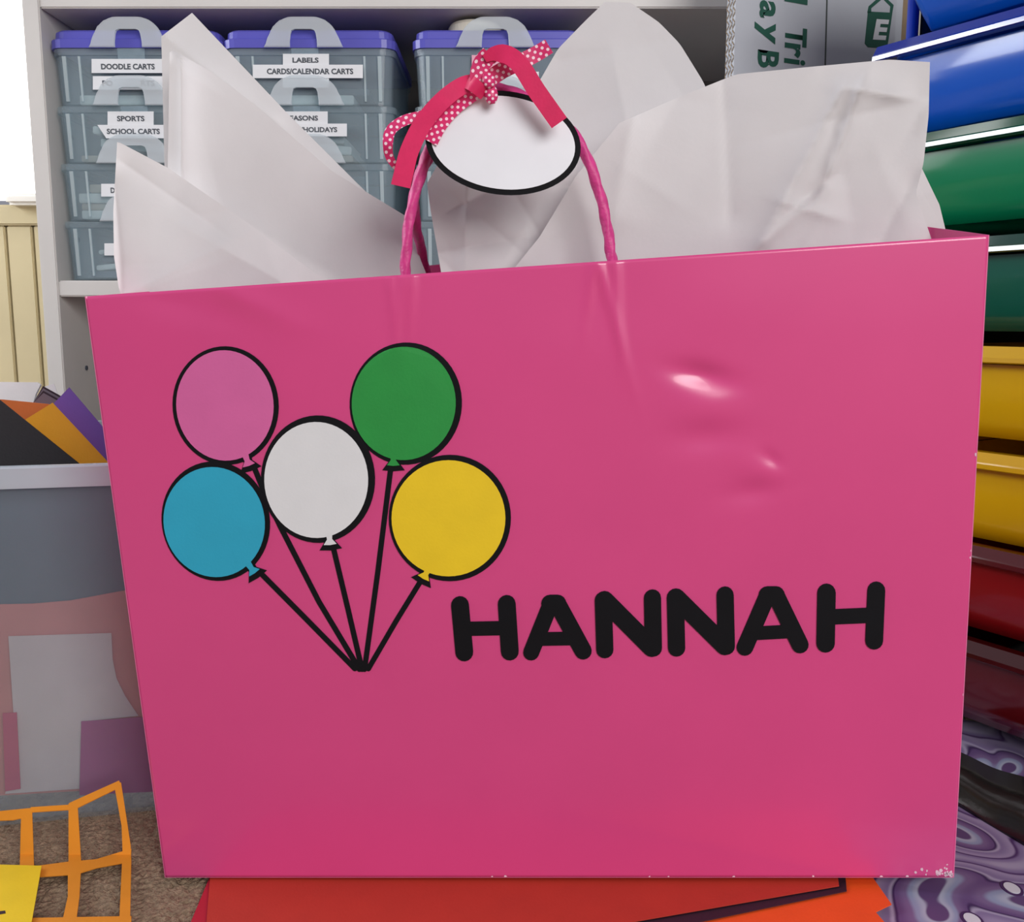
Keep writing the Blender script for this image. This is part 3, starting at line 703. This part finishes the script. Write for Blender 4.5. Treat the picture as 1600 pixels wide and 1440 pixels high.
LET = [('H', [((105, 152), (119, 307), 58), ((258, 148), (268, 304), 58), ((112, 230), (262, 227), 46)]),
       ('A', [((402, 147), (338, 307), 52), ((424, 147), (508, 302), 56), ((400, 147), (424, 147), 58), ((370, 263), (482, 261), 44)]),
       ('N', [((574, 136), (579, 298), 56), ((578, 136), (733, 292), 60), ((735, 129), (738, 293), 56)]),
       ('N', [((810, 128), (814, 293), 56), ((812, 128), (972, 287), 60), ((973, 120), (977, 288), 56)]),
       ('A', [((1112, 121), (1038, 292), 54), ((1140, 121), (1219, 284), 56), ((1112, 121), (1140, 121), 58), ((1070, 246), (1190, 240), 44)]),
       ('H', [((1306, 114), (1303, 280), 60), ((1470, 107), (1463, 272), 58), ((1304, 194), (1466, 188), 50)])]
for ch, segs in LET:
    o = decal('letter', 'cut_black', [capsule(*zx(*a), *zx(*b), w_ / 2.105, 8) for a, b, w_ in segs], .0001, .0005)
    o['label'] = 'black rounded capital letter ' + ch

# twisted paper cord handles
def cord(name, path, rad, turns, n=110, lobes=3):
    C = spline(path, n); bm = bmesh.new(); loops = []; up = Vector((0, -1, 0))
    for i in range(n):
        t = (C[min(i+1, n-1)] - C[max(i-1, 0)]).normalized(); a = t.cross(up).normalized(); b = a.cross(t).normalized(); ph = 2 * math.pi * turns * i / n
        loops.append([C[i] + (a * math.cos(k * math.pi / 6) + b * math.sin(k * math.pi / 6)) * rad * (1 + .16 * math.cos(lobes * (k * math.pi / 6) + ph)) for k in range(12)])
    loft(bm, loops); return obj(name, bm, M['handle_pink'], bag, smooth=True)
HY = lambda pts: [PY(x, y, Y) for x, y, Y in pts]
def topY(px): return S(min(1, max(0, (px - 133) / 1412)), .05).y
hl, hr = topY(634), topY(957)
cord('handle', HY([(630, 490, hl + .0045), (633, 437, hl + .004), (635, 390, hl + .003), (642, 330, hl + .003), (656, 278, hl + .003), (675, 225, hl + .003), (705, 180, hl + .003), (742, 146, hl + .003), (780, 138, hl + .003), (830, 158, hl + .002), (878, 190, hl), (908, 228, hr + .004), (930, 280, hr + .004), (945, 335, hr + .004), (953, 385, hr + .004), (957, 418, hr + .0045), (960, 470, hr + .0045)]), .0024, 16)
cord('handle', HY([(676, 480, hl + .092), (668, 434, hl + .088), (657, 385, hl + .06), (648, 335, hl + .03), (652, 285, hl + .012), (678, 232, hl + .0095), (712, 186, hl + .0095), (748, 153, hl + .0095), (785, 146, hl + .0095), (832, 166, hl + .0105), (862, 196, hl + .02), (876, 235, hl + .045), (886, 290, hl + .07), (892, 350, hl + .084), (895, 430, hl + .090), (895, 470, hl + .092)]), .0024, 16)

# ------------------------------------------------------------------ tissue paper
def tissue(label, left, right, bottom=None, top=None, creases=(), seed=1, amp=.002, N=80, bow=0.0, wave=0.0, rand=10):
    """Coons patch; edges are (px, py, Y) from the bag mouth upwards"""
    l, r = smoothline(left, N + 1, 1), smoothline(right, N + 1, 1)
    b = smoothline(bottom or [left[0], right[0]], N + 1, 1); t = smoothline(top or [left[-1], right[-1]], N + 1, 1)
    rg = random.Random(seed); xs = [p[0] for p in list(left) + list(right)]; ys = [p[1] for p in list(left) + list(right)]
    cre = []
    for k in range(rand):
        cre.append((rg.uniform(min(xs), max(xs)), rg.uniform(min(ys), max(ys)), rg.uniform(0, math.pi), rg.uniform(.3, 1) * amp * rg.choice((-1, 1)), rg.uniform(14, 45), rg.uniform(60, 160)))
    bm = bmesh.new(); g = []
    for i in range(N + 1):
        u = i / N; row = []
        for j in range(N + 1):
            v = j / N
            p = l[j] * (1 - u) + r[j] * u + b[i] * (1 - v) + t[i] * v - (l[0] * (1 - u) * (1 - v) + r[0] * u * (1 - v) + l[N] * (1 - u) * v + r[N] * u * v)
            h = bow * math.sin(math.pi * u) + wave * math.sin(7 * u + 2 * v + seed)
            for cx, cy, a, am, wd, ln in cre:
                dx, dy = p.x - cx, p.y - cy; s_ = dx * math.cos(a) + dy * math.sin(a); q = abs(-dx * math.sin(a) + dy * math.cos(a))
                h += am * math.exp(-q / wd) * math.exp(-(s_ / ln) ** 2)
            for ax, ay, bx, by, am, wd in creases:
                dx, dy = bx - ax, by - ay; L = math.hypot(dx, dy); tt = ((p.x - ax) * dx + (p.y - ay) * dy) / (L * L); q = abs((p.x - ax) * dy - (p.y - ay) * dx) / L
                e = 1 if 0 <= tt <= 1 else math.exp(-(min(abs(tt), abs(tt - 1)) * L / 30) ** 2)
                h += am * math.exp(-q / wd) * e
            row.append(bm.verts.new(PY(p.x, p.y, p.z + h)))
        g.append(row)
    for i in range(N):
        for j in range(N): bm.faces.new((g[i][j], g[i+1][j], g[i+1][j+1], g[i][j+1]))
    return tag(obj('tissue_sheet', bm, M['tissue'], smooth=True), label, 'tissue paper', 'white tissue sheets in the gift bag')
tissue('tall pointed white tissue sheet rising beside the label reading calendar', [(265, 490, .530), (258, 300, .530), (252, 57, .530)], [(650, 490, .528), (622, 350, .528), (450, 178, .53), (300, 20, .532)],
       creases=[(262, 60, 420, 180, -.003, 25)], seed=3, amp=.001)
tissue('folded grey white tissue sheet in front of the tall pointed one', [(268, 490, .507), (262, 265, .507), (265, 82, .507)], [(676, 490, .512), (671, 440, .512), (655, 400, .512), (648, 346, .512), (520, 268, .512), (400, 165, .513), (330, 112, .512), (270, 78, .511)],
       creases=[(284, 95, 285, 300, -.006, 18), (330, 320, 520, 430, .002, 30)], seed=5, amp=.0012)
tissue('curling white tissue sheet at the corner below the doodle label', [(202, 490, .490), (186, 452, .488), (178, 400, .488), (177, 330, .490), (183, 222, .494)], [(610, 490, .496), (490, 425, .497), (390, 350, .498), (300, 288, .498), (262, 262, .497), (188, 223, .494)],
       creases=[(200, 260, 330, 350, .003, 30), (300, 360, 440, 440, -.003, 35), (180, 300, 190, 450, .004, 22)], seed=9, amp=.0018)
tissue('crumpled white tissue sheet behind the round tag and cord handle', [(705, 490, .478), (690, 430, .478), (673, 330, .480), (667, 287, .482), (690, 246, .484)], [(930, 490, .478), (915, 420, .480), (905, 330, .482), (900, 230, .484)],
       creases=[(720, 320, 780, 290, .003, 22), (790, 280, 840, 360, .004, 25)], seed=12, amp=.003, rand=14)
tissue('tall rounded white tissue sheet rising behind the ribbon', [(800, 490, .515), (812, 300, .515), (838, 135, .515), (872, 76, .513), (915, 32, .513), (945, 3, .513)], [(1190, 490, .502), (1140, 220, .504), (1098, 126, .506), (1062, 68, .508), (1030, 35, .510), (985, 4, .512)],
       creases=[(880, 95, 1060, 60, .002, 40), (960, 100, 1000, 300, -.002, 40)], seed=15, amp=.0012)
tissue('broad crumpled white tissue sheet in front of the display board', [(775, 490, .470), (788, 438, .469), (843, 370, .468), (900, 275, .468), (968, 192, .468)], [(1474, 490, .456), (1456, 375, .456), (1431, 302, .457), (1443, 255, .458), (1451, 180, .459), (1453, 97, .460)],
       top=[(968, 192, .468), (1060, 152, .470), (1150, 116, .468), (1270, 104, .462), (1390, 93, .460), (1453, 97, .460)],
       creases=[(1310, 150, 1195, 370, -.005, 20), (1345, 140, 1290, 285, -.006, 16), (1345, 140, 1400, 150, -.004, 14), (1290, 285, 1260, 310, .004, 14), (1240, 320, 1290, 335, -.003, 14), (1130, 130, 1140, 330, .003, 35),
                (1250, 330, 1180, 390, -.003, 14), (985, 200, 960, 330, -.003, 30), (1420, 290, 1380, 370, .003, 20)], seed=21, amp=.0022, rand=14)
tissue('small pointed tissue corner tucked beside the drawer cart', [(1380, 480, .470), (1400, 380, .471), (1430, 263, .472)], [(1486, 440, .470), (1482, 378, .470), (1468, 320, .471), (1440, 262, .472)], seed=27, amp=.001)

# ------------------------------------------------------------------ round tag and ribbon
TY = min(hl, hr) - .0025
tagr = tag(empty('gift_tag', PY(767, 150, TY)), 'white oval gift tag with a black border hanging from the ribbon', 'gift tag')
def yt(py): return TY - (py - 150) * .00001
def tagpoly(rx, ry, n=64): return ell(786, 223, rx, ry, 7, n)
bm = bmesh.new(); prism(bm, [PY(x, y, yt(y)) for x, y in tagpoly(122, 81)], Vector((0, .0006, 0))); obj('tag_backing', bm, M['cut_black'], tagr)
bm = bmesh.new(); prism(bm, [PY(x, y, yt(y) - .0001) for x, y in tagpoly(113, 72.5)], Vector((0, -.0004, 0))); obj('tag_face', bm, M['tag_white'], tagr)

rib = tag(empty('ribbon_bow', PY(752, 125, TY - .006)), 'pink polka dot ribbon knotted around the cord handle', 'ribbon')
PXM = .445 / 1500 * 1.0
def strip(name, path, wd, front, n=28, wpx=None):
    """ribbon strip: path of (px, py, Y), width in px; front = material facing the camera"""
    C = spline([Vector(p) for p in path], n); me = bpy.data.meshes.new(name); V = []; Fc = []; UVv = []; ln = 0
    for i in range(n):
        t = C[min(i+1, n-1)] - C[max(i-1, 0)]; L = math.hypot(t.x, t.y) or 1; nx, ny = -t.y / L, t.x / L
        if i: ln += (C[i] - C[i-1]).xy.length
        w_ = (wd if not callable(wd) else wd(i / (n - 1))) / 2
        for s_ in (-1, 1):
            for off in (0, .0004): V.append(PY(C[i].x + nx * w_ * s_, C[i].y + ny * w_ * s_, C[i].z + off + s_ * .0006)); UVv.append((ln / 13.0, (s_ * w_) / 13.0 + .25))
    mi = []; V0 = len(V); V += V[:]; UVv += UVv[:]
    for i in range(n - 1):
        a = i * 4; b = a + 4; c = a + V0; d = b + V0
        Fc += [(a, a+2, b+2, b), (a+1, b+1, b+3, a+3), (c, d, d+1, c+1), (c+2, c+3, d+3, d+2)]; mi += [0, 1, 1, 1]
    me.from_pydata(V, [], Fc); uvl = me.uv_layers.new(name='UVMap')
    for p in me.polygons:
        p.material_index = mi[p.index]; p.use_smooth = True
        for li, vi in zip(p.loop_indices, p.vertices): uvl.data[li].uv = UVv[vi]
    other = 'ribbon_plain' if front == 'ribbon_dots' else 'ribbon_dots'
    return obj(name, me, [M[front], M['ribbon_plain'] if front == 'ribbon_plain' else M[other]], rib)
R0 = TY - .003
strip('ribbon_tail', [(748, 128, R0 - .004), (722, 134, R0 - .003), (690, 158, R0 - .003), (660, 194, R0 - .002), (640, 235, R0 - .002), (632, 265, R0 - .002), (626, 291, R0 - .002)], lambda t: 27 + 4 * t, 'ribbon_plain')
strip('ribbon_tail', [(745, 142, R0 - .001), (712, 166, R0 + .001), (688, 193, R0 + .001), (672, 222, R0 + .001)], 24, 'ribbon_dots')
strip('ribbon_loop', [(690, 166, R0 + .004), (662, 180, R0 + .003), (632, 188, R0 + .002), (611, 203, R0 + .001), (606, 224, R0), (609, 246, R0 + .003), (622, 265, R0 + .005)], lambda t: 17 if t < .6 else 17 - 7 * (t - .6) / .4, 'ribbon_dots')
strip('ribbon_tail', [(758, 128, R0 - .001), (785, 110, R0 - .002), (815, 96, R0 - .002), (838, 84, R0 - .002), (858, 72, R0 - .003)], lambda t: 27 - 3 * t, 'ribbon_dots')
strip('ribbon_loop', [(748, 132, R0 - .004), (748, 115, R0 - .005), (754, 98, R0 - .006), (766, 85, R0 - .0075)], lambda t: 26 + 4 * t, 'ribbon_dots')
strip('ribbon_loop', [(757, 92, R0 - .0076), (772, 84, R0 - .0085), (794, 86, R0 - .010), (814, 103, R0 - .011), (836, 138, R0 - .0105), (857, 168, R0 - .0095), (874, 192, R0 - .0085)], lambda t: 12 + 17 * min(1, t * 4), 'ribbon_plain')
# knot: two wrapped bulges
def bulge(cx, cy, rx, ry, ang, Y, dep, m):
    bm = bmesh.new(); a = math.radians(ang); loops = []
    for k in range(1, 8):
        th = math.pi * k / 8; lp = []
        for q in range(16):
            f = 2 * math.pi * q / 16; x = rx * math.cos(th); y = ry * math.sin(th) * math.cos(f); z = dep * math.sin(th) * math.sin(f)
            lp.append(PY(cx + x * math.cos(a) - y * math.sin(a), cy + x * math.sin(a) + y * math.cos(a), Y + z))
        loops.append(lp)
    loft(bm, loops)
    uvl = bm.loops.layers.uv.new('UVMap')
    for f in bm.faces:
        for l in f.loops:
            x, y = proj(l.vert.co); l[uvl].uv = (x / 11.0, y / 11.0)
    return obj('knot', bm, M[m], rib, smooth=True)
strip('knot', [(730, 126, R0 - .003), (738, 131, R0 - .0062), (748, 139, R0 - .0062), (758, 148, R0 - .003)], lambda t: 25 - 5 * t, 'ribbon_plain')
bulge(763, 126, 13, 11, 70, R0 - .005, .003, 'ribbon_dots')
bulge(767, 147, 17, 11, 82, R0 - .003, .0026, 'ribbon_dots')
